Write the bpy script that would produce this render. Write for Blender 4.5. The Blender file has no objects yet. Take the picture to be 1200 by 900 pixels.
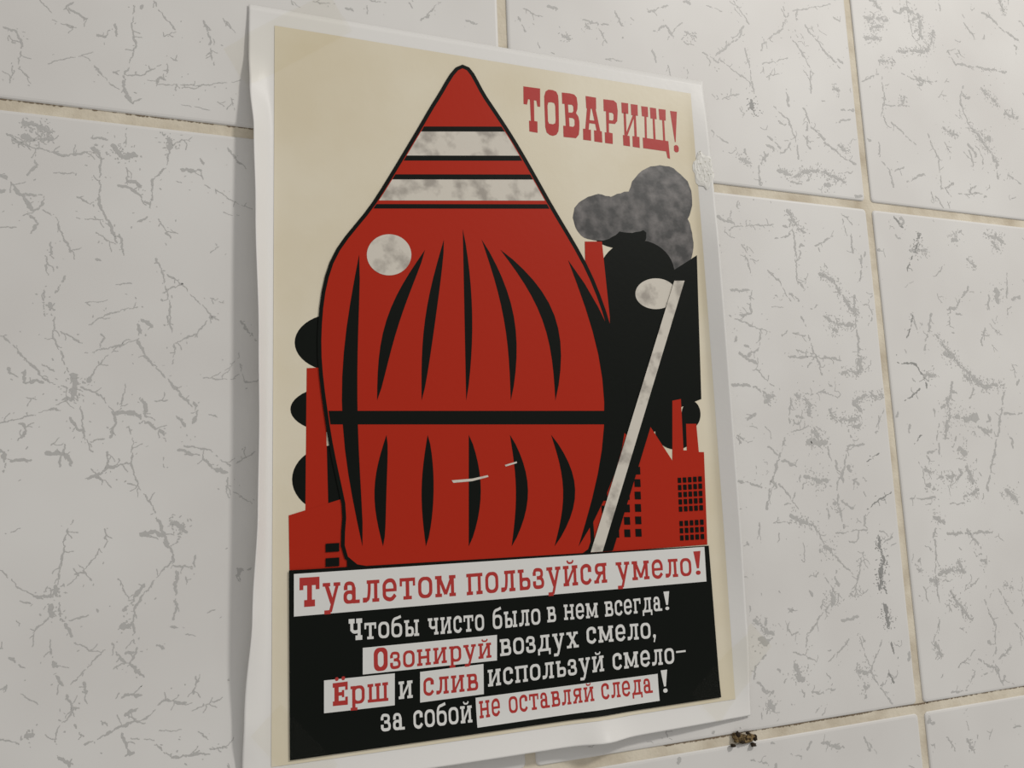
import bpy, bmesh, math, random
from mathutils import Matrix, Vector
from mathutils.geometry import tessellate_polygon

# ------------------------------------------------------------------ camera, world, lamp, exposure
scene = bpy.context.scene
COL = scene.collection
ZC = 1.60                       # height of the upper tile joint above the floor
CAM = Vector((-0.3183383, -0.30863889, ZC - 0.14334728))
cam_data = bpy.data.cameras.new('camera')
cam_data.sensor_width = 36.0
cam_data.lens = 940.0 / 1200.0 * 36.0
cam_data.clip_start = 0.01
cam = bpy.data.objects.new('camera', cam_data)
COL.objects.link(cam)
right = Vector((0.936918, -0.347551, -0.037323))
up = Vector((-0.014033, -0.144087, 0.989466))
back = Vector((-0.349268, -0.926524, -0.139874))
m = Matrix.Identity(4)
for i in range(3):
    m[i][0] = right[i]; m[i][1] = up[i]; m[i][2] = back[i]; m[i][3] = CAM[i]
cam.matrix_world = m
scene.camera = cam

scene.view_settings.view_transform = 'Standard'
scene.view_settings.look = 'None'
scene.view_settings.gamma = 1.0
scene.view_settings.use_curve_mapping = False
scene.view_settings.exposure = 0.0

world = bpy.data.worlds.new('room_light')
scene.world = world
world.use_nodes = True
bg = world.node_tree.nodes['Background']
bg.inputs['Color'].default_value = (1.0, 0.975, 0.94, 1)
bg.inputs['Strength'].default_value = 0.44

lamp_data = bpy.data.lights.new('ceiling_lamp', 'AREA')
lamp_data.shape = 'DISK'
lamp_data.size = 0.16
lamp_data.energy = 12.5
lamp_data.color = (1.0, 0.965, 0.915)
lamp = bpy.data.objects.new('ceiling_lamp', lamp_data)
COL.objects.link(lamp)
lamp.location = (0.66, -0.96, ZC + 0.84)
lamp.rotation_euler = (Vector((-0.10, 0, ZC - 0.10)) - lamp.location).to_track_quat('-Z', 'Y').to_euler()

# ------------------------------------------------------------------ helpers
# plane of the wall: a point is (X, Y) in cm, X to the right, Y down from the upper tile joint
HM = ((1090.26348, -48.8407895, 1699.27554), (170.361225, 867.154198, 401.653655), (0.349267841, -0.139874340, 1.66878940))
HI = Matrix(HM).inverted()

def wall_cm(px, py):
    v = HI @ Vector((px, py, 1.0))
    return v.x / v.z * 25.0, v.y / v.z * 25.0

def frame_xy(X, Y):
    v = Matrix(HM) @ Vector((X / 25.0, Y / 25.0, 1.0))
    return v.x / v.z, v.y / v.z

def world_pt(X, Y, out=0.0):           # out: cm off the wall towards the room
    return Vector((X * 0.01, -out * 0.01, ZC - Y * 0.01))

def mat(name, col, rough=0.5, spec=0.5, coat=0.0, coat_rough=0.2):
    M = bpy.data.materials.new(name)
    M.use_nodes = True
    p = M.node_tree.nodes['Principled BSDF']
    p.inputs['Base Color'].default_value = (*col, 1)
    p.inputs['Roughness'].default_value = rough
    p.inputs['Specular IOR Level'].default_value = spec
    p.inputs['Coat Weight'].default_value = coat
    p.inputs['Coat Roughness'].default_value = coat_rough
    return M

def nodes(M):
    return M.node_tree.nodes, M.node_tree.links, M.node_tree.nodes['Principled BSDF']

def add_noise_colour(M, c1, c2, scale, detail=4, lo=0.35, hi=0.65):
    n, l, p = nodes(M)
    tc = n.new('ShaderNodeTexCoord')
    nz = n.new('ShaderNodeTexNoise'); nz.inputs['Scale'].default_value = scale; nz.inputs['Detail'].default_value = detail
    cr = n.new('ShaderNodeValToRGB')
    cr.color_ramp.elements[0].position = lo; cr.color_ramp.elements[0].color = (*c1, 1)
    cr.color_ramp.elements[1].position = hi; cr.color_ramp.elements[1].color = (*c2, 1)
    l.new(tc.outputs['Object'], nz.inputs['Vector'])
    l.new(nz.outputs['Fac'], cr.inputs['Fac'])
    l.new(cr.outputs['Color'], p.inputs['Base Color'])

def add_bump(M, scale, strength, dist=0.001, detail=3):
    n, l, p = nodes(M)
    tc = n.new('ShaderNodeTexCoord')
    nz = n.new('ShaderNodeTexNoise'); nz.inputs['Scale'].default_value = scale; nz.inputs['Detail'].default_value = detail
    bp = n.new('ShaderNodeBump'); bp.inputs['Strength'].default_value = strength; bp.inputs['Distance'].default_value = dist
    l.new(tc.outputs['Object'], nz.inputs['Vector'])
    l.new(nz.outputs['Fac'], bp.inputs['Height'])
    l.new(bp.outputs['Normal'], p.inputs['Normal'])
    if p.inputs['Coat Weight'].default_value > 0:
        l.new(bp.outputs['Normal'], p.inputs['Coat Normal'])

def link_mesh(name, bm, mats, parent=None, smooth=False):
    me = bpy.data.meshes.new(name)
    bm.to_mesh(me); bm.free()
    for k in (mats if isinstance(mats, (list, tuple)) else [mats]):
        me.materials.append(k)
    if smooth:
        for f in me.polygons: f.use_smooth = True
    o = bpy.data.objects.new(name, me)
    COL.objects.link(o)
    if parent:
        o.parent = parent
        o.matrix_parent_inverse = parent.matrix_world.inverted()
    return o

def tag(o, label=None, cat=None, group=None, kind=None):
    if label: o['label'] = label
    if cat: o['category'] = cat
    if group: o['group'] = group
    if kind: o['kind'] = kind

# ------------------------------------------------------------------ materials
M_tile = mat('glazed_tile', (0.70, 0.685, 0.665), 0.5, 0.25)
add_noise_colour(M_tile, (0.655, 0.64, 0.62), (0.71, 0.70, 0.68), 14, 3)
M_vein = mat('grey_glaze_vein', (0.47, 0.465, 0.45), 0.5, 0.25)
M_vein_dark = mat('dark_glaze_vein', (0.30, 0.30, 0.29), 0.5, 0.25)
M_grout = mat('beige_grout', (0.56, 0.48, 0.36), 0.9, 0.2)
add_noise_colour(M_grout, (0.49, 0.425, 0.325), (0.69, 0.63, 0.515), 55, 5, 0.3, 0.58)
add_bump(M_grout, 700, 0.4, 0.0006)
PAPER = dict(rough=0.55, spec=0.16, coat=0.10, coat_rough=0.30)
M_paper = mat('white_paper', (0.74, 0.73, 0.71), **PAPER)
M_cream = mat('cream_print', (0.70, 0.64, 0.50), **PAPER)
add_noise_colour(M_cream, (0.66, 0.59, 0.44), (0.72, 0.665, 0.535), 16, 4)
M_red = mat('red_ink', (0.41, 0.021, 0.007), 0.55, 0.08, 0.07, 0.30)
M_redtext = mat('red_lettering_ink', (0.42, 0.035, 0.03), **PAPER)
M_black = mat('black_ink', (0.004, 0.0055, 0.004), 0.55, 0.07, 0.05, 0.30)
M_dark = mat('dark_grey_ink', (0.05, 0.048, 0.046), 0.5, 0.3, 0.3, 0.34)
add_noise_colour(M_dark, (0.012, 0.012, 0.012), (0.12, 0.11, 0.107), 170, 9, 0.40, 0.68)
M_pale = mat('pale_grey_ink', (0.55, 0.52, 0.46), **PAPER)
add_noise_colour(M_pale, (0.36, 0.33, 0.29), (0.62, 0.58, 0.51), 120, 6, 0.34, 0.5)
M_white = mat('white_print', (0.70, 0.70, 0.68), **PAPER)
for k in (M_paper, M_cream, M_red, M_redtext, M_black, M_dark, M_pale, M_white):
    add_bump(k, 420, 0.06, 0.0006, 3)
M_tape = bpy.data.materials.new('clear_tape')
M_tape.use_nodes = True
n, l, p = nodes(M_tape)
tr = n.new('ShaderNodeBsdfTransparent'); tr.inputs['Color'].default_value = (0.985, 0.98, 0.96, 1)
gl = n.new('ShaderNodeBsdfGlossy'); gl.inputs['Roughness'].default_value = 0.3
mx = n.new('ShaderNodeMixShader'); mx.inputs['Fac'].default_value = 0.006
l.new(tr.outputs[0], mx.inputs[1]); l.new(gl.outputs[0], mx.inputs[2])
l.new(mx.outputs[0], n['Material Output'].inputs['Surface'])
M_glue = mat('crinkled_tape_glue', (0.66, 0.62, 0.50), 0.5, 0.3)
add_noise_colour(M_glue, (0.42, 0.41, 0.35), (0.73, 0.72, 0.68), 750, 2, 0.30, 0.40)
M_dirt = mat('brown_dirt', (0.20, 0.12, 0.05), 0.8, 0.2)
add_noise_colour(M_dirt, (0.05, 0.032, 0.015), (0.27, 0.19, 0.09), 900, 5, 0.4, 0.62)
M_speck = mat('dark_dirt', (0.03, 0.02, 0.012), 0.8, 0.2)

# ------------------------------------------------------------------ the wall: grout bed, tiles, glaze pattern
TW, TH, G, DEP = 20.0, 25.0, 0.44, 0.085     # tile pitch, joint, edge bevel, joint depth (cm)
X0, X1 = -140.0, 140.0
YTOP, YBOT = -100.0, ZC * 100.0
VSHIFT = 0.0

bm = bmesh.new()
def quad(bm, pts, mi=0):
    f = bm.faces.new([bm.verts.new(q) for q in pts]); f.material_index = mi
    return f
z0 = DEP
b = [world_pt(X0, YTOP, -DEP), world_pt(X1, YTOP, -DEP), world_pt(X1, YBOT, -DEP), world_pt(X0, YBOT, -DEP)]
back_ = [q + Vector((0, 0.06, 0)) for q in b]
quad(bm, [b[0], b[3], b[2], b[1]])
quad(bm, back_)
for i in range(4):
    j = (i + 1) % 4
    quad(bm, [b[i], b[j], back_[j], back_[i]])
bmesh.ops.recalc_face_normals(bm, faces=bm.faces)
wall = link_mesh('wall_back', bm, M_grout)
tag(wall, 'wall of white glazed tiles with grey veins and beige grout', 'wall', kind='structure')

rng = random.Random(5)
bm = bmesh.new()
yrow = YTOP
rows = []
while yrow < YBOT - 0.1:
    rows.append((yrow, min(yrow + TH, YBOT))); yrow += TH
for (ya, yb) in rows:
    x = X0
    while x < X1 - 0.1:
        xa, xb = x + G / 2, x + TW - G / 2
        ta, tb = ya + G / 2, yb - G / 2
        def loop(ins, out, k=0.2):
            a0, a1, c0, c1 = xa + ins, xb - ins, ta + ins, tb - ins
            pts = []
            for (cx, cy, s0) in ((a1 - k, c0 + k, -90), (a1 - k, c1 - k, 0), (a0 + k, c1 - k, 90), (a0 + k, c0 + k, 180)):
                for q in range(4):
                    an = math.radians(s0 + q * 30)
                    pts.append(bm.verts.new(world_pt(cx + k * math.cos(an), cy + k * math.sin(an), out)))
            return pts
        rings = [loop(0, -DEP - 0.02), loop(0.0, -0.055), loop(0.04, -0.018), loop(0.12, 0.0)]
        for ra, rb in zip(rings, rings[1:]):
            for i in range(16):
                bm.faces.new([ra[i], ra[(i + 1) % 16], rb[(i + 1) % 16], rb[i]])
        bm.faces.new(rings[-1])
        x += TW
bmesh.ops.recalc_face_normals(bm, faces=bm.faces)
tiles = link_mesh('tile_facing', bm, M_tile, wall)
if tiles.data.polygons[16 * 3].normal.y > 0: tiles.data.flip_normals()
tag(tiles, 'white glazed tiles of the wall')

# grey crackle marks in the glaze, given as (origin, strokes of points and width)
VEINS = [
 ((0, 0), [
  ([15,95,60,110,75,160,68,240],12),([68,240,105,275],8),([140,0,185,45],6),([215,40,260,10],10),([240,30,310,65],12),([185,70,270,98],6),
  ([170,222,240,205,330,183],6),([345,120,375,130],12),([405,85,415,130],14),([470,20,465,80,475,160,455,235,435,260],10),([335,230,380,290,420,315],10),
  ([400,255,440,270,435,320,465,365],16),([440,265,500,262,570,228],8),([465,360,500,345],8),([540,5,580,60,615,105],9),([555,295,640,300,740,298,830,285],6),
  ([575,125,620,110],5),([600,205,625,215],6),([720,75,740,150,750,230],9),([785,65,830,120],6),([640,370,740,385],4),([765,360,790,375],6),([810,345,825,390],6),
  ([85,430,160,455,185,490,140,490,80,480],26),([25,470,60,500,130,520,210,545,340,535],12),([310,485,380,490],12),([330,520,350,540],28),([400,510,430,550,480,550],26),
  ([350,545,355,620,345,700,380,780,415,855],12),([445,440,445,510],6),([600,470,590,520],26),([600,525,580,590,535,640,530,740],10),([640,595,710,600],20),
  ([700,560,715,580],14),([600,520,640,490,680,495],6),([420,650,470,670,530,720],16),([445,590,450,650],8),([275,690,320,720,345,700],10),([270,765,365,775],6),
  ([0,620,40,640,80,690,110,740],22),([80,680,150,690,150,720,120,745],16),([150,740,200,770,230,850,250,890],10),([0,670,20,670],20),([175,845,180,900],10),
  ([760,665,810,705,890,735],6),([190,605,260,610],8),([420,825,435,900],10),([560,770,600,840],6),([590,800,625,825],6),([720,650,740,665],6),([340,820,410,860],6),
  ([800,520,850,580],10),([0,800,60,795],8),([1020,0,1030,20],8),([1100,5,1180,15],5)]),
 ((0, 300), [
  ([160,0,170,70],10),([225,70,200,130],18),([155,120,150,185],10),([170,170,185,210],24),([190,215,190,290,215,350,245,410],9),([150,292,190,292],6),([215,265,290,310],9),
  ([5,280,60,330,110,380,150,430,240,465],12),([150,380,195,405],8),([265,420,260,460,250,510],30),([320,430,320,440],22),([320,420,385,340,440,300],8),([300,340,385,325,490,290],9),
  ([490,230,485,280],6),([310,248,370,205,490,178],7),([300,165,380,155],5),([410,102,465,93],6),([490,300,520,370,570,410,610,460,680,530],14),([680,520,700,545,680,590],20),
  ([550,10,570,60,590,130,605,270],9),([590,65,650,110,700,165,750,215],7),([750,210,690,270,615,310,605,380],9),([740,150,790,165],8),([740,215,760,215],20),([715,430,830,432],6),
  ([290,460,350,490,400,545],9),([400,550,470,555,530,590,575,630],22),([400,550,410,590,385,640],14),([440,450,425,545],6),([545,510,590,505],8),([0,585,120,560,240,505],8),
  ([280,520,300,640,320,690],8),([250,570,270,610,300,620],14),([300,655,370,645],8),([0,680,20,700,10,760],24),([30,720,110,715],16),([70,590,115,605],6),([170,690,230,700,260,750],22),
  ([210,740,230,660],12),([290,785,340,775,380,740,460,730],16),([320,750,380,800],10),([380,690,380,740],8),([450,600,470,660,460,740,500,830,545,895],9),([575,640,600,660],10),
  ([630,680,700,700,740,740,800,760],18),([650,665,760,690],10),([760,700,810,740],10),([575,710,580,745],12),([820,830,890,870],6),([830,725,900,690],6),([450,800,480,810],8),
  ([735,560,780,570],10),([800,780,800,850],10),([850,230,900,300],14),([840,380,860,440,905,442],8)]),
 ((0, 600), [
  ([255,30,225,100,215,200,190,290],10),([195,260,190,295],26),([350,130,310,190,235,260],7),([265,215,300,210,330,260],10),([0,205,60,260,150,310],9),([185,330,180,370],26),
  ([210,320,208,385],8),([235,395,250,440],18),([265,460,320,490,365,490],7),([345,345,348,350],16),([370,60,375,95],10),([20,75,75,60],8),([545,0,570,70,610,150,600,200],18),
  ([590,30,660,70],24),([605,175,540,240,480,330],10),([610,190,680,190,690,150],10),([620,210,620,300,610,380],20),([650,230,660,270],10),([415,235,470,330],6),([480,330,465,390,475,465],12),
  ([430,395,460,400],30),([395,465,430,520,510,580],14),([400,550,440,530],10),([445,490,475,490],14),([365,490,300,550,250,610],9),([495,490,520,480],8),([555,465,575,480],16),
  ([655,430,690,435],6),([730,355,760,345],8),([0,480,30,470],14),([30,515,90,550],16),([180,450,178,500],5),([185,510,195,550],22),([145,530,147,545],20),([205,575,220,610],14),
  ([300,600,305,640],14),([240,645,255,700,200,770,195,820],10),([255,685,280,690],16),([260,750,295,790],12),([75,640,105,665],8),([20,610,15,640],10),([95,780,120,780],26),
  ([0,795,70,815],8),([300,820,390,770,520,720,580,660,655,670],14),([430,650,500,640],16),([440,710,480,700],20),([430,780,460,850],14),([460,800,545,800],7),([545,820,600,860,740,850],14),
  ([560,770,640,765],6),([690,580,680,640],10),([680,700,785,650],8),([700,770,735,800],8),([200,860,250,890],16),([740,830,800,830],6),([470,850,440,860],14)]),
 ((400, 0), [
  ([20,30,40,40],14),([90,20,95,50],6),([280,70,310,50],10),([300,60,340,5],6),([440,70,480,85],12),([240,10,250,30],8),([620,60,650,110],10),([640,30,700,60],6),([730,20,760,30],12),
  ([770,120,800,140],16),([850,70,940,90],10),([860,90,880,110],14),([900,80,930,150],8),([960,40,990,90],8),([1080,40,1150,20],10),([1100,110,1140,90,1170,130],10),([1090,170,1110,220],10),
  ([1150,230,1160,270],6),([690,150,700,170],6)]),
 ((800, 0), [
  ([180,5,235,85],5),([85,20,140,40],6),([10,115,50,130],12),([70,185,130,220],8),([120,190,200,130,215,90],9),([370,50,350,100,280,155,280,180],7),([380,40,520,15],5),([430,90,500,180,555,240],8),
  ([530,60,555,75],6),([280,225,370,205],5),([220,170,240,260,250,330],6),([245,355,248,405],20,1),([130,210,190,255,245,295],6),([380,130,430,200,450,250,450,330],7),([120,350,200,330],6),
  ([295,270,350,255],4),([530,315,550,315],16),([320,375,370,420,395,480,410,560],8),([425,380,455,450,500,490],9),([490,490,500,490],26),([500,500,560,550,610,580],9),([560,390,600,385],10),
  ([540,430,590,420],8),([550,510,590,540],14),([100,460,160,505],7),([300,480,345,520],10),([300,540,265,590,275,650],9),([200,560,240,570],14),([335,600,400,620,440,600,500,605,570,640],14),
  ([500,650,530,655],22),([380,640,420,645],8),([640,60,720,70],14),([640,130,700,140],12),([660,100,700,90],10),([770,30,830,50,840,140],14),([760,180,860,180,885,110],10),([900,0,905,40],6),
  ([990,80,1030,140],6),([1070,50,1130,110,1180,140],8),([930,180,960,225,1060,240,1140,255],8),([690,210,740,220],14),([770,260,820,280,895,288],6),([805,250,840,300],8),([630,285,690,260],6),
  ([700,270,710,360,700,400,720,440],6),([710,370,790,372],6),([780,340,775,370],10),([735,430,820,510],6),([985,300,975,360,1000,420],7),([1050,310,1110,370],12),([1000,430,1050,490,1110,580],12),
  ([1050,470,1080,490],20),([1010,530,1025,600],7),([915,450,970,480],10),([860,470,900,560,910,660],6),([920,500,945,540],5),([700,570,730,600,740,660],8),([790,640,850,610],8),([910,665,955,645],7),
  ([890,690,920,735],6),([970,683,1055,680],5),([1100,580,1110,630],8),([1150,620,1190,645],6),([1130,400,1180,415],10),([640,490,660,490],10),([690,500,695,560],5),
  ([165,808,190,795,320,790],6),([370,740,390,780,430,820],12),([385,790,400,900],8),([325,840,380,825],8),([465,865,530,830],6),([560,770,580,830],6),([590,820,600,890],8),([300,670,310,715],6),
  ([740,760,775,800],8,1),([830,820,820,890],10,1),([800,880,860,880],12),([950,840,970,850],16),([1060,820,1130,850],16),([1090,850,1120,890],12),([210,860,225,890],6),([170,740,165,760],6)]),
 ((800, 300), [
  ([220,0,245,70],7),([300,50,340,90,380,160],7),([395,0,405,100],6),([410,90,430,120],10),([485,60,530,90,580,170,620,210],14),([605,140,605,200,620,330,610,400],9),([500,210,540,240,600,240],12),
  ([530,260,545,270],18),([560,410,620,410,630,350],14),([630,0,625,90],10),([165,120,240,120,240,200,200,210],10),([165,210,230,240,310,270],7),([275,270,265,330,230,350],10),([200,340,260,380],12),
  ([415,215,435,250],10),([440,280,460,330,480,380,490,420],8),([370,355,470,355,560,365],9),([400,330,460,345],6),([440,390,470,350],8),([260,400,320,460],6),([175,450,260,460,310,500],12),
  ([290,510,320,490],14),([490,480,530,490],10),([510,450,525,460],8),([395,490,450,520,440,560],16),([380,500,375,590],10),([400,560,430,570],10),([450,490,500,470],6),([600,510,650,490,705,490],12),
  ([600,520,630,545],14),([515,540,540,580,620,570],12),([600,600,630,590],16),([575,670,640,660],8),([440,650,510,660],24),([450,610,480,640],14),([510,670,525,730],8),([580,670,570,740,545,800,545,860],10),
  ([360,640,340,710,310,800,295,890],10),([300,670,350,710],8),([380,620,440,600],5),([350,720,410,740],12),([430,780,510,790],24),([650,725,690,690],6,1),([585,740,590,760],12),([680,600,710,540],5),
  ([190,790,280,810],12),([340,800,410,890],7),([195,630,230,660],10),([530,870,550,870],16),([600,790,620,800],10),([650,890,700,850,735,830],6,1),([560,860,600,890],8),([805,0,790,55],8,1),
  ([810,210,790,290],8,1),([805,205,830,270],8),([875,205,850,330],9),([780,330,790,350],6),([755,375,820,380,845,420,860,465],8,1),([850,420,900,420],14),([835,470,780,510],6,1),
  ([890,280,940,340,980,390,1060,460],10),([920,340,950,355],16),([1005,110,960,180,930,190],9),([940,190,940,250],6),([1100,110,1110,160],24),([1000,10,1030,40],10),([1140,60,1140,150],6),
  ([990,420,1060,460,1130,450],12),([1130,480,1120,550,1110,620,1090,720,1070,820],9),([1130,555,1195,555],8),([930,500,940,560,920,640],14),([960,570,1030,570],24),([880,540,890,560],10),
  ([815,660,840,630],6,1),([900,590,895,650],7),([970,680,1000,690],26),([1040,600,1090,640],9),([860,690,900,680],10),([900,660,905,700],8),([850,750,880,760],12),([900,780,960,770],14),
  ([860,810,890,820],24),([1000,740,1020,800],14),([1140,820,1180,870],16),([800,855,890,850],8),([990,850,1040,820],14),([920,30,890,70],5)]),
 ((800, 600), [
  ([380,10,430,40,470,50],14),([320,35,385,38],6),([500,120,540,140],22),([470,60,500,120,560,180,600,220],7),([425,110,430,180],5),([635,140,620,210,605,300],7),([590,290,610,295],14),
  ([540,75,650,60],6),([640,10,640,50],10),([690,90,705,170,690,280],14,1),([690,200,715,290],10,1),([690,110,740,90],8),([715,330,720,410],16,1),([530,270,525,330],22),([500,230,540,290],6),
  ([510,330,470,390,440,430,435,480],8),([250,385,320,430],16),([280,440,300,460],36),([290,500,260,540,250,590],10),([265,600,300,640],12),([370,340,385,355],8),([445,280,460,300],10),
  ([560,380,620,370],10),([585,450,550,490,510,530],7),([625,440,640,500,660,540],6),([700,450,680,510,660,560],7),([620,560,670,560],20),([640,610,650,620],16),([660,560,710,640,745,680],7),
  ([735,460,745,500],8,1),([725,570,745,600],8,1),([400,540,410,590,440,590],22),([390,490,460,520],8),([310,670,320,700],24),([455,630,500,640],10),([360,600,370,570],8),([270,40,275,110],8),
  ([215,230,240,232],5),([340,280,350,290],10),([880,20,920,30],16),([890,60,880,100],10),([930,75,1010,75,1095,68],9),([1000,60,1050,130],9),([890,100,890,240,905,320],7),([870,240,900,240],14),
  ([900,215,990,200],12),([965,170,990,210],12),([1050,170,1070,180],12),([940,280,990,350,1020,380],12),([890,460,910,510],12),([905,380,880,460],6),([970,545,1030,485],6),([1060,310,1100,400,1100,500],7),
  ([1110,270,1160,360],6),([1040,520,1100,550,1130,610],9),([1110,520,1160,470],7),([1000,620,1030,560],6),([945,635,1000,625],7),([1130,260,1160,265],10),([975,410,1000,425],6),([480,810,570,830],12),
  ([640,790,660,840],8),([300,810,330,815],10),([1000,800,1030,850],10),([930,790,960,840],6),([380,850,420,860],6),([1010,830,1025,835],16),([1160,760,1190,750],6),([240,875,300,880],8)]),
]

def on_tile(X, Y):
    fx = (X - X0) % TW; fy = (Y - YTOP) % TH
    e = G / 2 + 0.16
    return e < fx < TW - e and e < fy < TH - e

PX0, PX1, PY0, PY1 = -30.72, -9.74, -5.32, 24.09      # edges of the poster, cm on the wall
bmv = bmesh.new()
lift_layer = [0]
def blob(X, Y, rx, ry, ang, dark):
    if not on_tile(X, Y): return
    k = rng.randint(5, 7)
    ca, sa = math.cos(ang), math.sin(ang)
    vs = []
    lift_layer[0] = (lift_layer[0] + 1) % 40
    for i in range(k):
        t = 2 * math.pi * i / k + rng.uniform(-.25, .25)
        q = rng.uniform(0.65, 1.25)
        a, b_ = rx * q * math.cos(t), ry * q * math.sin(t)
        vs.append(bmv.verts.new(world_pt(X + a * ca - b_ * sa, Y + a * sa + b_ * ca, 0.002 + 0.0001 * lift_layer[0])))
    f = bmv.faces.new(vs)
    f.material_index = 1 if dark else 0

def vein(pts, w, dark):                     # points and width in cm on the wall
    ph = rng.uniform(0, 10); amp = 0.20 * w + 0.035
    s_ = 0.0
    def wob(q): return math.sin(q * 5.0 + ph * 3) * 0.45 + math.sin(q * 13 + ph) * 0.30 + math.sin(q * 31 + 5 * ph) * 0.2
    for (xa, ya), (xb, yb) in zip(pts, pts[1:]):
        L = math.hypot(xb - xa, yb - ya)
        if L < 1e-6: continue
        nx, ny = -(yb - ya) / L, (xb - xa) / L
        k = max(1, int(L / 0.032))
        ang = math.atan2(yb - ya, xb - xa)
        for i in range(k):
            t = i / k; s_ += L / k
            g = math.sin(s_ * 3.3 + ph) * .8 + math.sin(s_ * 9.7 + 2 * ph) * 0.7 + math.sin(s_ * 21 + 3 * ph) * 0.5
            if g < -1.35: continue
            off = amp * (wob(s_) + rng.uniform(-.25, .25))
            ww = w * 0.5 * max(0.12, (0.40 if w < .26 else .30) + 0.26 * g + rng.uniform(-.12, 0.25))
            X, Y = xa + (xb - xa) * t + nx * off, ya + (yb - ya) * t + ny * off
            ww = max(ww, 0.013)
            blob(X, Y, ww * rng.uniform(.8, 1.2) + 0.014, ww, ang + rng.uniform(-.5, .5), dark)
            if w > 0.2:
                for _ in range(3):
                    if rng.random() < 0.6:
                        o1, o2 = rng.gauss(0, .75) * w, rng.gauss(0, .4) * w
                        blob(X + nx * o1 + ny * o2, Y + ny * o1 - nx * o2, rng.uniform(.02, .075), rng.uniform(.012, .035), rng.uniform(0, 3.1), dark)
            q = rng.random()
            if q < 0.07:
                blob(X + rng.gauss(0, .26), Y + rng.gauss(0, .26), rng.uniform(.012, .06), rng.uniform(.01, .028), rng.uniform(0, 3.1), dark)
            elif q < 0.12:                   # a short side spur
                a2 = ang + rng.choice((-1, 1)) * rng.uniform(.5, 1.5); u = 0.0
                xx, yy = X, Y
                for _ in range(rng.randint(3, 13)):
                    a2 += rng.uniform(-.4, .4); xx += .03 * math.cos(a2); yy += .03 * math.sin(a2)
                    blob(xx, yy, rng.uniform(.018, .035), rng.uniform(.01, .024), a2, dark)

for (ox, oy), strokes in VEINS:
    for s in strokes:
        c = s[0]; dark = len(s) > 2
        pts = [wall_cm(ox + c[i] / 3, oy + c[i + 1] / 3) for i in range(0, len(c), 2)]
        a = wall_cm(ox + c[0] / 3, oy + c[1] / 3); b_ = wall_cm(ox + c[0] / 3 + 10, oy + c[1] / 3)
        vein(pts, s[1] / 3 * math.dist(a, b_) / 10 * 1.0, dark)
# scattered fragments between the veins
for i in range(1150):
    px, py = rng.uniform(-5, 1205), rng.uniform(-5, 905)
    if px < 780 and rng.random() < 0.80: continue
    X, Y = wall_cm(px, py)
    if PX0 < X < PX1 and PY0 < Y < PY1: continue
    an = rng.gauss(1.2, 0.9); pts = [(X, Y)]
    for r in range(rng.randint(1, 3)):
        an += rng.gauss(0, .7); st = rng.uniform(.1, .42)
        X += st * math.cos(an); Y += st * math.sin(an); pts.append((X, Y))
    vein(pts, rng.choice((.05, .07, .09, .13, .2)), False)
# the same kind of veins on the tiles around the part of the wall in view
for (ya, yb) in rows:
    if ya > 75 or ya < -75: continue
    x = X0
    while x < X1 - 0.1:
        if -85 < x < 75:
            for q in range(48):
                X, Y = rng.uniform(x, x + TW), rng.uniform(ya, yb)
                fx, fy = frame_xy(X, Y)
                if -60 < fx < 1260 and -40 < fy < 950 and X > CAM.x * 100 - 60: continue
                an = rng.gauss(1.3, 0.9); pts = [(X, Y)]
                for r in range(rng.randint(1, 4)):
                    an += rng.gauss(0, .5); st = rng.uniform(.6, 1.8)
                    X += st * math.cos(an); Y += st * math.sin(an); pts.append((X, Y))
                vein(pts, rng.choice((.06, .08, .1, .14, .22, .4)), False)
        x += TW
pat = link_mesh('glaze_pattern', bmv, [M_vein, M_vein_dark], wall)
tag(pat, 'grey crackled veins in the tile glaze')

# grime along the under-edge of the tiles, thickest on the lower joint
bm = bmesh.new()
for (Xa, Xb, Yj, dens) in ((-14, 0.5, 25.0, 1.0), (0.5, 9, 25.0, .55), (-42, -30, 0.0, .35)):
    X = Xa
    while X < Xb:
        g = 0.5 + 0.5 * math.sin(X * 1.3 + 1) * math.sin(X * 0.37 + 2)
        if rng.random() < dens * (0.35 + g):
            h = rng.uniform(.015, .04 + .05 * g * dens); w = rng.uniform(.05, .16)
            y0 = Yj - G / 2 + .01; k = 0.0002 * rng.randint(1, 30)
            vs = [bm.verts.new(world_pt(X + a * w, y0 + b_ * h * rng.uniform(.7, 1.2), -DEP + .012 + k)) for a, b_ in ((-.6, 0), (.6, 0), (.4, .8), (0, 1), (-.4, .7))]
            bm.faces.new(vs)
        X += .035
M_grime = mat('brown_grime', (0.20, 0.15, 0.10), 0.9, 0.1)
tag(link_mesh('joint_grime', bm, M_grime, wall), 'brown grime along the tile joints')

# ------------------------------------------------------------------ the poster: a sheet whose side margins curl off the wall
W_, H_ = PX1 - PX0, PY1 - PY0

def table(tb, t):
    if t <= tb[0][0]: return tb[0][1]
    for (a, va), (b_, vb) in zip(tb, tb[1:]):
        if t <= b_:
            k = (t - a) / (b_ - a); k = k * k * (3 - 2 * k)
            return va + (vb - va) * k
    return tb[-1][1]
LT = [(wall_cm(300, y)[1], a) for y, a in ((8, 0), (60, 6), (100, 20), (160, 42), (250, 50), (400, 62), (500, 65), (600, 63), (720, 50), (840, 22), (900, 8))]
RT = [(wall_cm(850, y)[1], a) for y, a in ((96, 0), (180, 10), (230, 18), (300, 28), (400, 32), (600, 30), (740, 18), (838, 2))]
BX, _ = wall_cm(705, 866)

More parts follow.
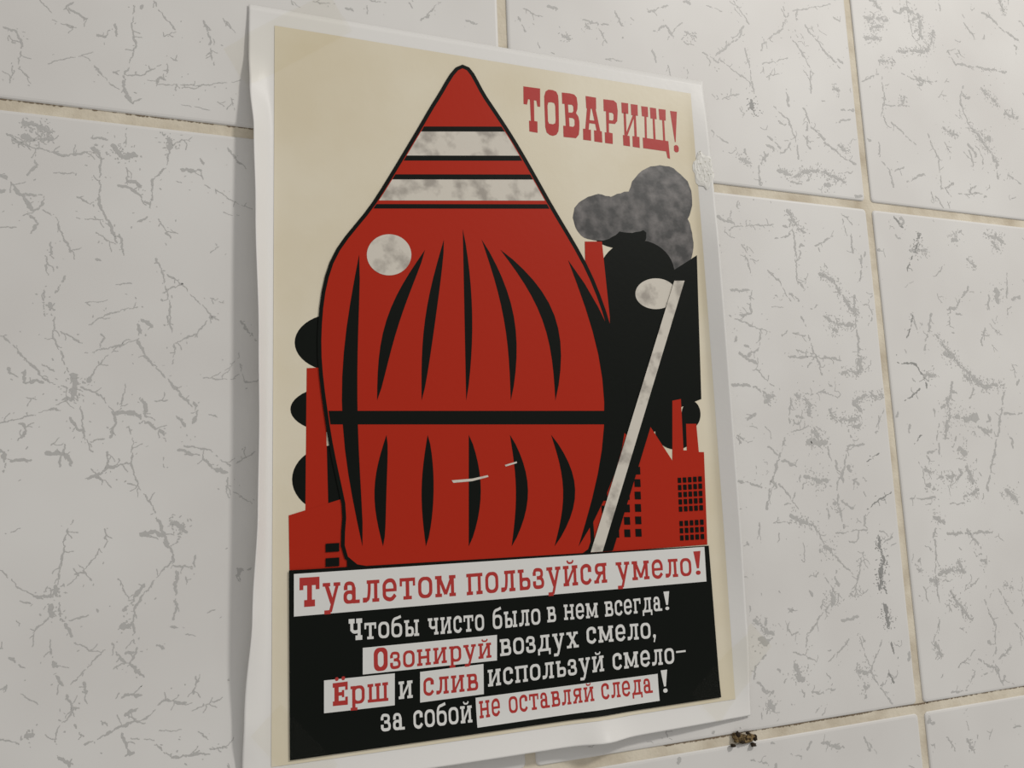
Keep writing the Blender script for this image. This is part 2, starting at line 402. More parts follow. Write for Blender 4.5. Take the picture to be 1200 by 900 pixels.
def base_lift(X, Y):
    s, t = (X - PX0) / W_, (Y - PY0) / H_
    h = 0.07 + 0.05 * math.sin(s * math.pi) * math.sin(t * math.pi) + 0.025 * math.sin(5.1 * s + 3.0 * t + 1.0) * math.sin(t * math.pi)
    d = PY1 - Y                                            # lower edge stands off the wall
    if d < 2.2:
        k = (1 - d / 2.2) ** 2
        h += k * (0.42 * math.sin(min(max(s, 0), 1) * math.pi) ** 0.7 + 0.34 * math.exp(-((X - BX + 0.1) / 0.9) ** 2))
    return h

def bend(d, ang):                       # arc length d past the fold line, final angle ang -> along, out, slope
    a = o = 0.0; n_ = 10; ds = d / n_; th = 0.0
    for i in range(n_):
        q = (i + 0.5) * ds / 0.55
        th = ang * (q * q * (3 - 2 * q) if q < 1 else 1)
        a += math.cos(th) * ds; o += math.sin(th) * ds
    return a, o, th

LB, RB = 1.15, 1.30
def sheet_pt(X, Y, off=0.0):
    h = base_lift(X, Y)
    nx = 0.0; ny = 1.0
    if X < PX0 + LB:
        a, o, th = bend(PX0 + LB - X, math.radians(table(LT, Y)))
        X = PX0 + LB - a; h += o; nx, ny = math.sin(th), math.cos(th)
    elif X > PX1 - RB:
        a, o, th = bend(X - (PX1 - RB), math.radians(table(RT, Y)))
        X = PX1 - RB + a; h += o; nx, ny = -math.sin(th), math.cos(th)
    return world_pt(X + nx * off, Y, h + ny * off)

def conform(bm, off, step=0.5, fine=True):
    """cut a flat print (in cm, x = X, y = Y) along a grid and lay it on the sheet"""
    xs = [v.co.x for v in bm.verts]; ys = [v.co.y for v in bm.verts]
    lo, hi = min(xs), max(xs)
    cuts = [PX0 + i * step for i in range(int(W_ / step) + 1)]
    if fine: cuts += [PX0 + LB - i * 0.12 for i in range(10)] + [PX1 - RB + i * 0.12 for i in range(11)]
    for c in cuts:
        if lo < c < hi:
            bmesh.ops.bisect_plane(bm, geom=bm.verts[:] + bm.edges[:] + bm.faces[:], plane_co=(c, 0, 0), plane_no=(1, 0, 0))
    lo, hi = min(ys), max(ys)
    for c in [PY0 + i * step for i in range(int(H_ / step) + 1)] + [PY1 - 2.3 + i * 0.12 for i in range(19)]:
        if lo < c < hi:
            bmesh.ops.bisect_plane(bm, geom=bm.verts[:] + bm.edges[:] + bm.faces[:], plane_co=(0, c, 0), plane_no=(0, 1, 0))
    for v in bm.verts:
        v.co = sheet_pt(v.co.x, v.co.y, off + v.co.z)
    bmesh.ops.recalc_face_normals(bm, faces=bm.faces)
    for f in bm.faces:
        if f.normal.y > 0: f.normal_flip()

def add_poly(bm, loops, mi=0, z=0.0):
    """loops in wall cm: outer first, then holes"""
    L3 = [[Vector((x, y, 0)) for x, y in lp] for lp in loops]
    flat = [q for lp in L3 for q in lp]
    vs = [bm.verts.new((q.x, q.y, z)) for q in flat]
    for t in tessellate_polygon(L3):
        try:
            f = bm.faces.new([vs[i] for i in t]); f.material_index = mi
        except ValueError: pass

def px_loop(pts): return [wall_cm(x, y) for x, y in pts]

poster = bpy.data.objects.new('poster', None)
COL.objects.link(poster)
poster.location = world_pt((PX0 + PX1) / 2, PY1, 0.0)
bpy.context.view_layer.update()
tag(poster, 'red, black and cream printed paper poster taped to the tiled wall', 'poster')

bm = bmesh.new()
ys_ = [PY0 + (H_ - 2.3) * i / 110 for i in range(110)] + [PY1 - 2.3 + 2.3 * i / 40 for i in range(41)]
NY = len(ys_) - 1
us = sorted(set(round(q_, 4) for q_ in [PX0 + LB * i / 14 for i in range(15)] + [PX1 - RB + RB * i / 14 for i in range(15)] + [PX0 + LB + (W_ - LB - RB) * i / 60 for i in range(61)]))
grid = []
for j in range(NY + 1):
    Y = ys_[j]
    grid.append([bm.verts.new(sheet_pt(X, Y)) for X in us])
for j in range(NY):
    for i in range(len(us) - 1):
        bm.faces.new([grid[j][i], grid[j + 1][i], grid[j + 1][i + 1], grid[j][i + 1]])
bmesh.ops.recalc_face_normals(bm, faces=bm.faces)
if bm.faces[0].normal.y > 0: bmesh.ops.reverse_faces(bm, faces=bm.faces)
sheet = link_mesh('paper_sheet', bm, M_paper, poster, True)
sol = sheet.modifiers.new('thickness', 'SOLIDIFY'); sol.thickness = 0.0002; sol.offset = -1
tag(sheet, 'white paper with curled side margins')

# cream printed field
CR = [wall_cm(322, 32), wall_cm(807, 110), wall_cm(855, 817), wall_cm(318, 893)]
cx0 = PX0 + 0.98; cx1 = (CR[1][0] + CR[2][0]) / 2 + 0.12; cy0 = (CR[0][1] + CR[1][1]) / 2; cy1 = (CR[2][1] + CR[3][1]) / 2 + 0.1
bm = bmesh.new()
add_poly(bm, [[(cx0, cy0), (cx1, cy0), (cx1, cy1), (cx0, cy1)]])
conform(bm, 0.016)
link_mesh('printed_background', bm, M_cream, poster, True)['label'] = 'cream printed field of the poster'

# ---- picture: a plain abstract arrangement of flat shapes
def circ(cx, cy, rx, ry=None, n=44, a0=0, a1=360, wob=0.0, seed=0):
    ry = ry or rx; r = random.Random(seed); full = abs(a1 - a0) >= 360
    k = n if full else n + 1
    out = []
    for i in range(k):
        t = math.radians(a0 + (a1 - a0) * i / n); q = 1 + r.uniform(-wob, wob)
        out.append((cx + rx * q * math.cos(t), cy + ry * q * math.sin(t)))
    return out

def smooth(pts, n=6, closed=True):
    out = []; N = len(pts)
    rngi = range(N) if closed else range(N - 1)
    for i in rngi:
        if closed: p0, p1, p2, p3 = pts[(i - 1) % N], pts[i], pts[(i + 1) % N], pts[(i + 2) % N]
        else: p0, p1, p2, p3 = pts[max(i - 1, 0)], pts[i], pts[i + 1], pts[min(i + 2, N - 1)]
        for k in range(n):
            t = k / n
            out.append(tuple(0.5 * (2 * p1[c] + (p2[c] - p0[c]) * t + (2 * p0[c] - 5 * p1[c] + 4 * p2[c] - p3[c]) * t * t + (3 * p1[c] - p0[c] - 3 * p2[c] + p3[c]) * t ** 3) for c in (0, 1)))
    if not closed: out.append(pts[-1])
    return out

def grow(pts, d):
    cx = sum(p[0] for p in pts) / len(pts); cy = sum(p[1] for p in pts) / len(pts)
    out = []; N = len(pts)
    for i in range(N):
        a, b_ = pts[i - 1], pts[(i + 1) % N]
        tx, ty = b_[0] - a[0], b_[1] - a[1]; L = math.hypot(tx, ty) or 1
        nx, ny = ty / L, -tx / L
        if (pts[i][0] - cx) * nx + (pts[i][1] - cy) * ny < 0 and False: nx, ny = -nx, -ny
        out.append((pts[i][0] + nx * d, pts[i][1] + ny * d))
    return out

RED, BLK, DRK, PAL = 0, 1, 2, 3
ART = []
def art(c, pts): ART.append((c, pts))
# left side discs and bar
art(BLK, circ(395, 402, 50, 34)); art(BLK, circ(398, 480, 58, 28)); art(BLK, circ(392, 562, 50, 40))
art(RED, [(359, 432), (380, 431), (386, 660), (357, 662)])
# right side discs, bars
art(BLK, circ(726, 262, 40, 30)); art(DRK, circ(700, 256, 30, 27, wob=.03, seed=2)); art(DRK, circ(735, 250, 32, 24, wob=.03, seed=4)); art(DRK, circ(772, 236, 38, 41, wob=.02, seed=3)); art(DRK, circ(783, 285, 28, 40, wob=.03, seed=5))
art(BLK, circ(745, 322, 44, 40)); art(BLK, circ(702, 356, 34, 24)); art(BLK, [(690, 385), (745, 345), (815, 300), (820, 468), (790, 480), (752, 520), (690, 500)])
art(PAL, circ(767, 345, 24, 18))
art(RED, [(684, 284), (704, 284), (713, 372), (714, 520), (688, 520)])
art(BLK, circ(790, 505, 24, 22)); art(BLK, circ(808, 486, 11, 16))
# base blocks
art(RED, [(338, 604), (480, 560), (480, 662), (339, 668)])
art(RED, [(640, 560), (668, 484), (688, 512), (712, 488), (734, 512), (760, 500), (786, 540), (786, 470), (796, 468), (799, 528), (803, 528), (802, 497), (814, 497), (817, 530), (823, 530), (827, 638), (640, 652)])
for i in range(4):
    for j in range(6):
        art(BLK, [(702 + 13 * i + .3 * j, 549 + 14.5 * j - .6 * i), (709 + 13 * i + .3 * j, 549 + 14.5 * j - .6 * i), (709.5 + 13 * i + .3 * j, 558 + 14.5 * j - .6 * i), (702.5 + 13 * i + .3 * j, 558 + 14.5 * j - .6 * i)])
for i in range(5):
    for j in range(9):
        if j == 5: continue
        art(BLK, [(792 + 6 * i + .35 * j, 560 + 8.4 * j - .4 * i), (796 + 6 * i + .35 * j, 560 + 8.4 * j - .4 * i), (796.3 + 6 * i + .35 * j, 566 + 8.4 * j - .4 * i), (792.3 + 6 * i + .35 * j, 566 + 8.4 * j - .4 * i)])
for j in range(2):
    for i in range(2):
        art(BLK, [(381 + 25 * i, 637 + 17 * j), (397 + 25 * i, 636 + 17 * j), (397 + 25 * i, 646 + 17 * j), (381 + 25 * i, 647 + 17 * j)])
# the large red drop with its bands and wedges
drop = smooth([(541, 82), (566, 118), (600, 170), (640, 240), (690, 330), (716, 420), (712, 520), (690, 600), (678, 650), (560, 655), (418, 661), (404, 590), (386, 500), (376, 400), (390, 310), (440, 240), (486, 165), (514, 118)], 5)
art(BLK, grow(drop, 4.5)); art(RED, drop)
def band(y0, y1, c, cut0=0.0, cut1=1.0):
    lf, rt = [], []
    for k in range(9):
        y = y0 + (y1 - y0) * k / 8
        xs_ = []
        for a, b_ in zip(drop, drop[1:] + drop[:1]):
            if (a[1] - y) * (b_[1] - y) < 0: xs_.append(a[0] + (b_[0] - a[0]) * (y - a[1]) / (b_[1] - a[1]))
        if len(xs_) >= 2:
            q0, q1 = min(xs_) + 1, max(xs_) - 1
            lf.append((q0 + (q1 - q0) * cut0, y)); rt.append((q0 + (q1 - q0) * cut1, y))
    art(c, lf + rt[::-1])
band(150, 156, BLK); band(156, 184, PAL); band(184, 190, BLK); band(206, 212, BLK); band(212, 240, PAL); band(240, 246, BLK)
def wedge(p0, p1, bow, w, c=BLK):
    (xa, ya), (xb, yb) = p0, p1
    L = math.hypot(xb - xa, yb - ya); nx, ny = -(yb - ya) / L, (xb - xa) / L
    A, B = [], []
    for k in range(13):
        t = k / 12; s = math.sin(math.pi * t)
        x, y = xa + (xb - xa) * t, ya + (yb - ya) * t
        A.append((x + nx * bow * s, y + ny * bow * s)); B.append((x + nx * (bow * s - w * s ** .8), y + ny * (bow * s - w * s ** .8)))
    art(c, A + B[::-1][1:-1])
# nested drops of line work and fans of wedges
for q in (-2, -1, 0, 1, 2):
    wedge((541 + q * 22, 270 + abs(q) * 12), (545 + q * 52, 470), -q * 9, 9 + 3 * abs(q))
for q in (-2, -1, 0, 1, 2):
    wedge((548 + q * 48, 510), (548 + q * 50, 640), -q * 6, 14)
wedge((664, 306), (676, 640), -36, 26); wedge((420, 300), (424, 640), 22, 18)
band(482, 500, BLK)
art(PAL, circ(455, 300, 26, 24))
# slanting pale bar with a dark edge
art(BLK, [(704, 646), (716, 645), (812, 330), (800, 330)])
art(PAL, [(690, 647), (704, 646), (800, 330), (788, 330)])
# a scuff in the ink
art(PAL, [(528, 563), (552, 561), (570, 557), (571, 559), (552, 564), (530, 566)]); art(PAL, [(590, 545), (604, 541), (604, 543), (591, 547)])

bm = bmesh.new()
for i, (c, pts) in enumerate(ART):
    add_poly(bm, [px_loop(pts)], c, 0.0016 * (i + 1) if i < 40 else 0.064 + 0.0009 * (i - 39))
# keep the pile of layers thin
zm = max(v.co.z for v in bm.verts)
for v in bm.verts: v.co.z *= 0.05 / zm
conform(bm, 0.020)
pic = link_mesh('printed_picture', bm, [M_red, M_black, M_dark, M_pale], poster)
tag(pic, 'abstract picture of red and black shapes')

# ---- title, traced letter by letter (offset 590, 80; five to one)
T_POLYS = [
 [[(112,112),(210,125),(210,232),(194,230),(188,196),(174,193),(176,315),(194,318),(195,384),(147,376),(145,313),(156,314),(150,189),(140,187),(133,219),(113,215)]],
 [[(258,131),(285,134),(305,144),(315,165),(318,200),(320,340),(317,375),(305,395),(285,402),(265,396),(248,382),(240,350),(235,220),(234,170),(242,142)],
  [(258,206),(253,225),(256,315),(262,330),(285,334),(298,328),(301,310),(298,225),(292,210),(275,205)]],
 [[(337,148),(385,153),(410,160),(424,177),(429,215),(428,245),(420,268),(434,290),(440,320),(440,360),(436,395),(420,415),(347,408),(345,342),(360,343),(353,215),(339,213)],
  [(373,218),(396,220),(404,230),(405,255),(398,266),(376,265)], [(379,295),(402,298),(411,308),(412,338),(404,349),(382,346)]],
 [[(476,168),(537,178),(538,245),(480,240)]], [[(484,238),(506,242),(494,364),(474,361)]], [[(512,242),(535,245),(562,374),(540,370)]], [[(492,308),(530,313),(533,332),(490,326)]],
 [[(461,359),(507,366),(508,430),(462,424)]], [[(525,368),(571,375),(574,441),(527,434)]],
 [[(580,187),(640,194),(658,210),(664,255),(661,315),(648,332),(612,328),(613,382),(634,386),(635,449),(590,443),(588,380),(598,381),(595,258),(582,256)],
  [(613,265),(632,267),(640,276),(640,302),(634,312),(614,309)]],
 [[(685,206),(725,211),(726,273),(688,268)]], [[(740,215),(780,220),(782,284),(743,280)]], [[(694,396),(733,402),(736,463),(697,457)]], [[(750,402),(791,408),(793,472),(752,465)]],
 [[(698,264),(712,266),(716,402),(703,399)]], [[(757,279),(770,281),(776,408),(762,406)]], [[(752,280),(764,284),(720,402),(708,400)]],
 [[(801,227),(840,232),(842,291),(806,286)]], [[(852,235),(888,240),(892,304),(856,299)]], [[(903,243),(944,248),(945,312),(908,307)]],
 [[(820,286),(832,288),(835,417),(823,415)]], [[(868,299),(880,301),(886,424),(873,421)]], [[(924,308),(936,310),(942,430),(930,428)]],
 [[(810,411),(960,432),(970,536),(955,530),(947,492),(813,473)]],
 [[(970,255),(1010,260),(1003,437),(998,437)]], [[(993,460),(1003,454),(1015,458),(1021,470),(1021,490),(1013,498),(1000,496),(993,485)]],
]
bm = bmesh.new()
for i, P in enumerate(T_POLYS):
    add_poly(bm, [px_loop([(590 + x / 5, 80 + y / 5) for x, y in lp]) for lp in P], 0, 0.0002 * (i % 4))
conform(bm, 0.022)
tl = link_mesh('title_lettering', bm, M_redtext, poster)
tag(tl, 'red heading ТОВАРИЩ!')

# ---- caption panel
bm = bmesh.new()
add_poly(bm, [px_loop([(338.2, 668.2), (828, 639.2), (842.1, 816), (339.2, 889.3)])])
conform(bm, 0.075)
panel = link_mesh('caption_panel', bm, M_black, poster)
tag(panel, 'black caption panel')
for quad_ in ([(344, 672.3), (822.8, 640.6), (825.3, 681), (344, 722)],
              [(424.3, 758.5), (580.8, 743.3), (580.8, 773.1), (424.3, 789.6)],
              [(379.1, 796.5), (461.6, 788.1), (461.6, 825.4), (379.1, 834.8)],
              [(491.2, 786.5), (565, 777.2), (565.5, 812.4), (491.2, 822.3)],
              [(555.9, 816.7), (768.4, 788.7), (769.9, 819.8), (557.2, 850.9)]):
    bm = bmesh.new()
    add_poly(bm, [px_loop(quad_)])
    conform(bm, 0.078)
    bx = link_mesh('caption_box', bm, M_white, panel)
    tag(bx, 'white box behind red words')

# ---- slab-serif letters in units of the x-height
S, Hs = 0.185, 0.16
def rect(x0, y0, x1, y1): return [[(x0, y0), (x1, y0), (x1, y1), (x0, y1)]]
def rr(x0, y0, x1, y1, r, n=5):
    o = []
    for cx, cy, a in ((x1 - r, y0 + r, -90), (x1 - r, y1 - r, 0), (x0 + r, y1 - r, 90), (x0 + r, y0 + r, 180)):
        for i in range(n + 1):
            t = math.radians(a + 90 * i / n); o.append((cx + r * math.cos(t), cy + r * math.sin(t)))
    return o
def ring(x0, y0, x1, y1, r=.3, sx=S, sy=Hs): return [rr(x0, y0, x1, y1, r), rr(x0 + sx, y0 + sy, x1 - sx, y1 - sy, max(r - .12, .04))]
def stroke(path, w):
    A, B = [], []
    N = len(path)
    for i in range(N):
        a, b_ = path[max(i - 1, 0)], path[min(i + 1, N - 1)]
        tx, ty = b_[0] - a[0], b_[1] - a[1]; L = math.hypot(tx, ty) or 1
        nx, ny = -ty / L, tx / L
        A.append((path[i][0] + nx * w / 2, path[i][1] + ny * w / 2)); B.append((path[i][0] - nx * w / 2, path[i][1] - ny * w / 2))
    return [A + B[::-1]]
def curve(pts, w, n=5): return stroke(smooth(pts, n, False), w)
def stem(x, y0=0, y1=1, t=True, b_=True, e=.10):
    o = [rect(x, y0, x + S, y1)]
    if t: o.append(rect(x - e, y1 - Hs, x + S + e, y1))
    if b_: o.append(rect(x - e, y0, x + S + e, y0 + Hs))
    return o
breve = lambda cx, y: curve([(cx - .2, y + .26), (cx - .12, y + .14), (cx + .12, y + .14), (cx + .2, y + .26)], .1)
GL = {}
GL['о'] = (.82, [ring(0, 0, .82, 1, .32)])
GL['с'] = (.76, [curve([(.66, .62), (.66, .80), (.52, .915), (.30, .915), (.12, .78), (.10, .5), (.12, .22), (.30, .085), (.52, .085), (.70, .25)], .185), rect(.52, .60, .76, .84)])
GL['а'] = (.88, [ring(0, 0, .66, .60, .24), rect(.46, .05, .66, .72), curve([(.10, .70), (.16, .88), (.34, .92), (.50, .86), (.56, .68)], .17), rect(.02, .62, .22, .80), rect(.5, 0, .88, Hs)])
GL['у'] = (.94, [stroke([(.18, .95), (.50, .08)], .2), stroke([(.80, .95), (.40, -.30)], .16), rect(0, 1 - Hs, .40, 1), rect(.58, 1 - Hs, .94, 1), rect(.08, -.40, .42, -.22)])
GL['л'] = (.92, stem(.62) + [rect(.22, 1 - Hs, .92, 1), curve([(.36, .95), (.35, .5), (.28, .15), (.08, .09)], .16), rect(0, 0, .22, .22)])
GL['е'] = (.80, [curve([(.70, .48), (.69, .72), (.55, .915), (.28, .915), (.11, .75), (.10, .5), (.12, .22), (.30, .085), (.52, .085), (.72, .26)], .185), rect(.1, .42, .79, .56)])
GL['т'] = (.88, [rect(0, 1 - Hs, .88, 1), rect(0, .62, .13, 1), rect(.75, .62, .88, 1), rect(.34, 0, .54, 1), rect(.20, 0, .68, Hs)])
GL['м'] = (1.22, stem(.1, e=.1) + stem(.92, e=.1) + [stroke([(.22, .96), (.61, .12)], .18), stroke([(1.0, .96), (.61, .12)], .16)])
GL['п'] = (1.0, stem(.1) + stem(.70) + [rect(0, 1 - Hs, 1.0, 1)])
GL['ь'] = (.80, stem(.1, b_=False) + [ring(.1, 0, .80, .60, .22)])
GL['ы'] = (1.16, stem(.1, b_=False) + [ring(.1, 0, .74, .60, .22)] + stem(.86))
GL['з'] = (.74, [curve([(.10, .74), (.16, .90), (.36, .925), (.56, .86), (.58, .64), (.44, .54), (.26, .53)], .17), curve([(.26, .53), (.52, .50), (.64, .34), (.60, .13), (.36, .08), (.14, .12), (.08, .28)], .18), rect(0, .64, .2, .82), rect(0, .18, .2, .38)])
GL['и'] = (1.0, stem(.1) + stem(.70) + [stroke([(.24, .08), (.76, .92)], .14)])
GL['й'] = (1.0, GL['и'][1] + [breve(.5, 1)])
GL['я'] = (.92, stem(.62) + [ring(.08, .42, .82, 1, .24), stroke([(.46, .5), (.16, .08)], .18), rect(0, 0, .34, Hs)])
GL['ч'] = (.94, stem(.64) + [rect(.1, .48, .3, 1), rect(0, 1 - Hs, .4, 1), curve([(.2, .56), (.30, .44), (.5, .42), (.7, .46)], .16)])
GL['б'] = (.82, [ring(0, 0, .82, .86, .30), curve([(.10, .45), (.10, .85), (.22, 1.10), (.48, 1.18), (.74, 1.26)], .17)])
GL['в'] = (.84, stem(.1) + [ring(.1, .46, .76, 1, .2), ring(.1, 0, .84, .58, .22)])
GL['н'] = (1.0, stem(.1) + stem(.70) + [rect(.2, .42, .8, .58)])
GL['г'] = (.74, stem(.1) + [rect(0, 1 - Hs, .74, 1), rect(.60, .62, .74, 1)])
GL['д'] = (1.0, [rect(.64, .1, .84, 1), rect(.22, 1 - Hs, .94, 1), curve([(.36, .95), (.35, .5), (.28, .25), (.16, .12)], .16), rect(0, 0, 1.0, Hs), rect(0, -.22, .15, .1), rect(.85, -.22, 1.0, .1)])
GL['р'] = (.88, [rect(.1, -.35, .30, 1), rect(0, 1 - Hs, .3, 1), rect(0, -.35, .42, -.35 + Hs), ring(.1, 0, .88, 1, .30)])
GL['ш'] = (1.34, stem(.1, b_=False, e=.09) + stem(.57, b_=False, e=.09) + stem(1.04, b_=False, e=.09) + [rect(.02, 0, 1.32, Hs)])
GL['х'] = (.98, [stroke([(.22, .95), (.76, .05)], .2), stroke([(.76, .95), (.22, .05)], .15), rect(.02, 1 - Hs, .42, 1), rect(.58, 1 - Hs, .94, 1), rect(.02, 0, .40, Hs), rect(.56, 0, .98, Hs)])
CH = 1.30
GL['Т'] = (1.05, [rect(0, CH - .36, 1.05, CH), rect(0, CH - .55, .20, CH), rect(.85, CH - .55, 1.05, CH), rect(.40, 0, .65, CH), rect(.24, 0, .81, .30)])
GL['Ч'] = (1.0, [rect(.66, 0, .88, CH), rect(.50, 0, 1.0, .28), rect(.56, CH - .28, 1.0, CH), rect(.12, .56, .34, CH), rect(0, CH - .28, .44, CH), curve([(.22, .66), (.34, .52), (.56, .50), (.78, .56)], .2)])
GL['О'] = (.96, [ring(0, -.02, .96, CH + .02, .36, .28, .22)])
GL['Ё'] = (.92, [rect(.1, 0, .36, CH), rect(0, 0, .92, .26), rect(0, CH - .26, .92, CH), rect(.76, 0, .92, .46), rect(.76, CH - .46, .92, CH), rect(.3, .55, .62, .75), rect(.56, .45, .70, .85), rr(.14, CH + .1, .36, CH + .32, .1) and [rr(.14, CH + .1, .36, CH + .32, .1)], [rr(.54, CH + .1, .76, CH + .32, .1)]])
GL['!'] = (.36, [[[(0, 1.32), (.36, 1.32), (.235, .36), (.125, .36)]], [rr(.06, 0, .30, .24, .11)]])
GL[','] = (.28, [[rr(.02, 0, .26, .24, .11)], [[(.14, .1), (.26, .1), (.14, -.26), (.04, -.24)]]])
GL['–'] = (.60, [rect(0, .56, .60, .68)])

def word(bm, text, xl, yl, xr, yr, hl, hr, z0=0.0):
    """text between two baseline points; hl, hr: x-height at both ends (read off the photograph)"""
    Xl, Yl = wall_cm(xl, yl); Xr, Yr = wall_cm(xr, yr)
    kl = Yl - wall_cm(xl, yl - hl)[1]; kr = Yr - wall_cm(xr, yr - hr)[1]
    gap = .17
    tot = sum(GL[c][0] for c in text) + gap * (len(text) - 1)
    pen = 0.0
    for gi, c in enumerate(text):
        w, polys = GL[c]
        for pi, loops in enumerate(polys):
            out = []
            for lp in loops:
                o = []
                for x, y in lp:
                    u = (pen + x) / tot
                    o.append((Xl + (Xr - Xl) * u, Yl + (Yr - Yl) * u - y * (kl + (kr - kl) * u)))
                out.append(o)
            add_poly(bm, out, 0, z0 + 0.00015 * (pi % 12))
        pen += w + gap

LINES = [
 ('r', [('Туалетом', 350.5, 711.2, 533.2, 697.8, 26.5, 24.6), ('пользуйся', 545.6, 697.2, 709.6, 682.2, 25, 23.3), ('умело', 720.1, 681.2, 808.2, 674.3, 22.6, 21), ('!', 811.6, 673.6, 820, 672.9, 21, 21)]),
 ('w', [('Чтобы', 408, 750, 490.2, 744.2, 19.3, 19), ('чисто', 500.5, 743.6, 565.9, 738, 19.5, 19), ('было', 576.1, 736.9, 631.6, 730.8, 19.2, 18.6), ('в', 639.5, 728.8, 649.8, 727.8, 18, 18), ('нем', 659.1, 726, 699, 722.9, 18, 17.2), ('всегда', 706.8, 722.1, 773.6, 715, 17.6, 17), ('!', 776.2, 714.6, 782.9, 714, 16.5, 16.5)]),
 ('r', [('Озонируй', 437.3, 785.9, 574.6, 769.6, 20.5, 17.5)]),
 ('w', [('воздух', 584.6, 768.2, 676.2, 757.6, 19.6, 18.6), ('смело,', 685.6, 753.6, 766.6, 746.8, 19, 18.6)]),
 ('r', [('Ёрш', 389.4, 826.4, 454.5, 820.1, 20.5, 22)]),
 ('w', [('и', 466.3, 818.4, 482.8, 816.6, 20.5, 20.5)]),
 ('r', [('слив', 495.2, 814.6, 559, 807.6, 20.6, 19.6)]),
 ('w', [('используй', 570.5, 803.8, 706.1, 785.4, 19.6, 18.4), ('смело', 716.1, 784.2, 788, 776.6, 19, 18.4), ('–', 790.5, 774.5, 801.7, 773.2, 18, 18)]),
 ('w', [('за', 445.4, 855.8, 473.1, 853.2, 20, 19.4), ('собой', 483.4, 852.5, 551.9, 844.7, 20.4, 19.4)]),
 ('r', [('не', 560.3, 840.6, 584.5, 836.8, 20, 19.6), ('оставляй', 594.8, 834.9, 694, 819.8, 19.4, 16.6), ('следа', 702.7, 818.4, 762.5, 810.6, 18, 17.2)]),
 ('w', [('!', 773.4, 811.0, 781, 810.0, 20, 20)]),
]
for colr, words in LINES:
    bm = bmesh.new()
    for wd in words: word(bm, *wd)
    conform(bm, 0.081, fine=False)
    o = link_mesh('lettering', bm, M_redtext if colr == 'r' else M_white, panel)
    tag(o, ('red words ' if colr == 'r' else 'white words ') + ' '.join(w[0] for w in words))

# ------------------------------------------------------------------ strips of clear tape over the corners
def tape_strip(name, label, corners, n=(22, 10)):
    bm = bmesh.new()
    c = [wall_cm(*q) for q in corners]
    g = []
    for j in range(n[1] + 1):
        row = []
        for i in range(n[0] + 1):
            u, v = i / n[0], j / n[1]
            X = (c[0][0] * (1 - u) + c[1][0] * u) * (1 - v) + (c[3][0] * (1 - u) + c[2][0] * u) * v
            Y = (c[0][1] * (1 - u) + c[1][1] * u) * (1 - v) + (c[3][1] * (1 - u) + c[2][1] * u) * v
            inside = min(X - PX0, PX1 - X, Y - PY0, PY1 - Y)
            if inside >= 0:
                P = sheet_pt(X, Y, 0.095)
            else:
                k = min(1, -inside / 0.45)
                ref = sheet_pt(min(max(X, PX0), PX1), min(max(Y, PY0), PY1), 0.095)
                P = world_pt(X, Y, 0.012)
                P.y = ref.y * (1 - k) ** 2 + P.y * (1 - (1 - k) ** 2)
            row.append(bm.verts.new(P))
        g.append(row)
    for j in range(n[1]):
        for i in range(n[0]):
            bm.faces.new([g[j][i], g[j][i + 1], g[j + 1][i + 1], g[j + 1][i]])
    bmesh.ops.recalc_face_normals(bm, faces=bm.faces)
    o = link_mesh(name, bm, M_tape, None, True)
    tag(o, label, 'tape', 'clear tape strips on the poster')
    return o
tape_strip('adhesive_tape', 'clear tape strip slanting across the top left corner of the poster', [(262, 57), (385, -10), (412, 39), (290, 105)])
tape_strip('adhesive_tape', 'clear tape strip on the bottom left corner of the poster', [(329, 824), (395, 893), (357, 930), (291, 860)])
tape_strip('adhesive_tape', 'clear tape strip slanting across the bottom right corner of the poster', [(806, 812), (880, 730), (904, 757), (838, 846)])

# crinkled scrap of old tape on the right edge
bm = bmesh.new()
r2 = random.Random(8)
cx, cy = wall_cm(831, 203)
ringp = []
K = 26
cx = PX1 - 0.42
c0 = bm.verts.new(sheet_pt(cx, cy, 0.06))
prev = None
rad = [1 + .10 * math.sin(i * 1.45) + r2.uniform(-.05, .05) for i in range(K)]
rings_ = []
for rr_ in range(1, 9):
    row = []
    for i in range(K):
        t = 2 * math.pi * i / K; q = rr_ / 8 * (rad[i] if rr_ > 4 else 1)
        X, Y = cx + .52 * q * math.cos(t), cy + .9 * q * math.sin(t)
        o = (0.030 + r2.uniform(0, .018)) if rr_ < 8 else 0.024
        if X <= PX1: P = sheet_pt(X, Y, o)
        else:
            P = sheet_pt(PX1, Y, o); P.x += (X - PX1) * 0.01
            P.y = P.y * max(0.15, 1 - (X - PX1) * 1.2)
        row.append(bm.verts.new(P))
    rings_.append(row)
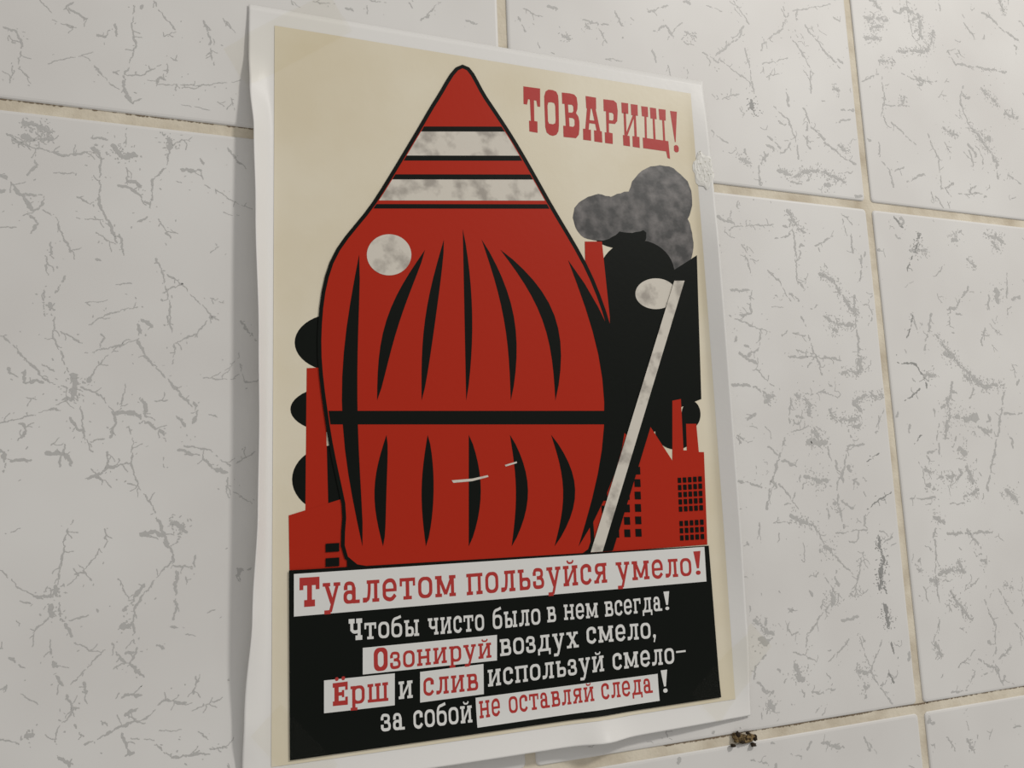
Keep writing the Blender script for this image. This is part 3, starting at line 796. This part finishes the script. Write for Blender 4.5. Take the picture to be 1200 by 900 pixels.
for i in range(K): bm.faces.new([c0, rings_[0][i], rings_[0][(i + 1) % K]])
for a, b_ in zip(rings_, rings_[1:]):
    for i in range(K): bm.faces.new([a[i], b_[i], b_[(i + 1) % K], a[(i + 1) % K]])
bmesh.ops.recalc_face_normals(bm, faces=bm.faces)
o = link_mesh('tape_scrap', bm, M_glue)
tag(o, 'crinkled yellowish scrap of old tape on the right edge of the poster', 'tape')

# ------------------------------------------------------------------ dirt on the lower joint
def lump(bm, X, Y, out, rx, ry, rz, seed, sub=3):
    r = random.Random(seed)
    ph = [r.uniform(0, 6) for _ in range(6)]
    res = bmesh.ops.create_icosphere(bm, subdivisions=sub, radius=1)
    ctr = world_pt(X, Y, out)
    for v in res['verts']:
        c = v.co.copy() * (1 + r.uniform(-.10, .10))
        k = 1 + .22 * math.sin(3.1 * c.x + ph[0]) * math.cos(2.7 * c.z + ph[1]) + .16 * math.sin(6.3 * c.z + ph[2]) + .12 * math.sin(8.1 * c.x + 5 * c.y + ph[3])
        v.co = ctr + Vector((c.x * k * rx, c.y * k * rz, c.z * k * ry)) * 0.01
clump = bpy.data.objects.new('dirt_clump', None); COL.objects.link(clump)
X, Y = wall_cm(870, 865)
clump.location = world_pt(X, Y, 0)
bpy.context.view_layer.update()
tag(clump, 'small brown clump of dirt stuck on the grout below the poster', 'dirt')
bm = bmesh.new()
for (px, py, a, b_, s) in ((867, 865, .30, .15, 1), (878, 864, .24, .16, 2), (861, 863, .13, .17, 4), (871, 868, .24, .10, 5)):
    X, Y = wall_cm(px, py); lump(bm, X, Y, 0.03, a, b_, 0.12, s)
link_mesh('crust', bm, M_dirt, clump, True)
for (px, py, a, b_, s) in ((863, 860, .10, .13, 11), (857, 873, .12, .08, 12), (881, 872, .13, .08, 13), (883, 864, .08, .14, 14), (874, 858, .08, .06, 15), (868, 869, .1, .06, 16)):
    bm = bmesh.new(); X, Y = wall_cm(px, py); lump(bm, X, Y, 0.12, a, b_, 0.09, s, 2)
    o = link_mesh('dark_speck', bm, M_speck, clump, True); tag(o, 'dark brown speck')
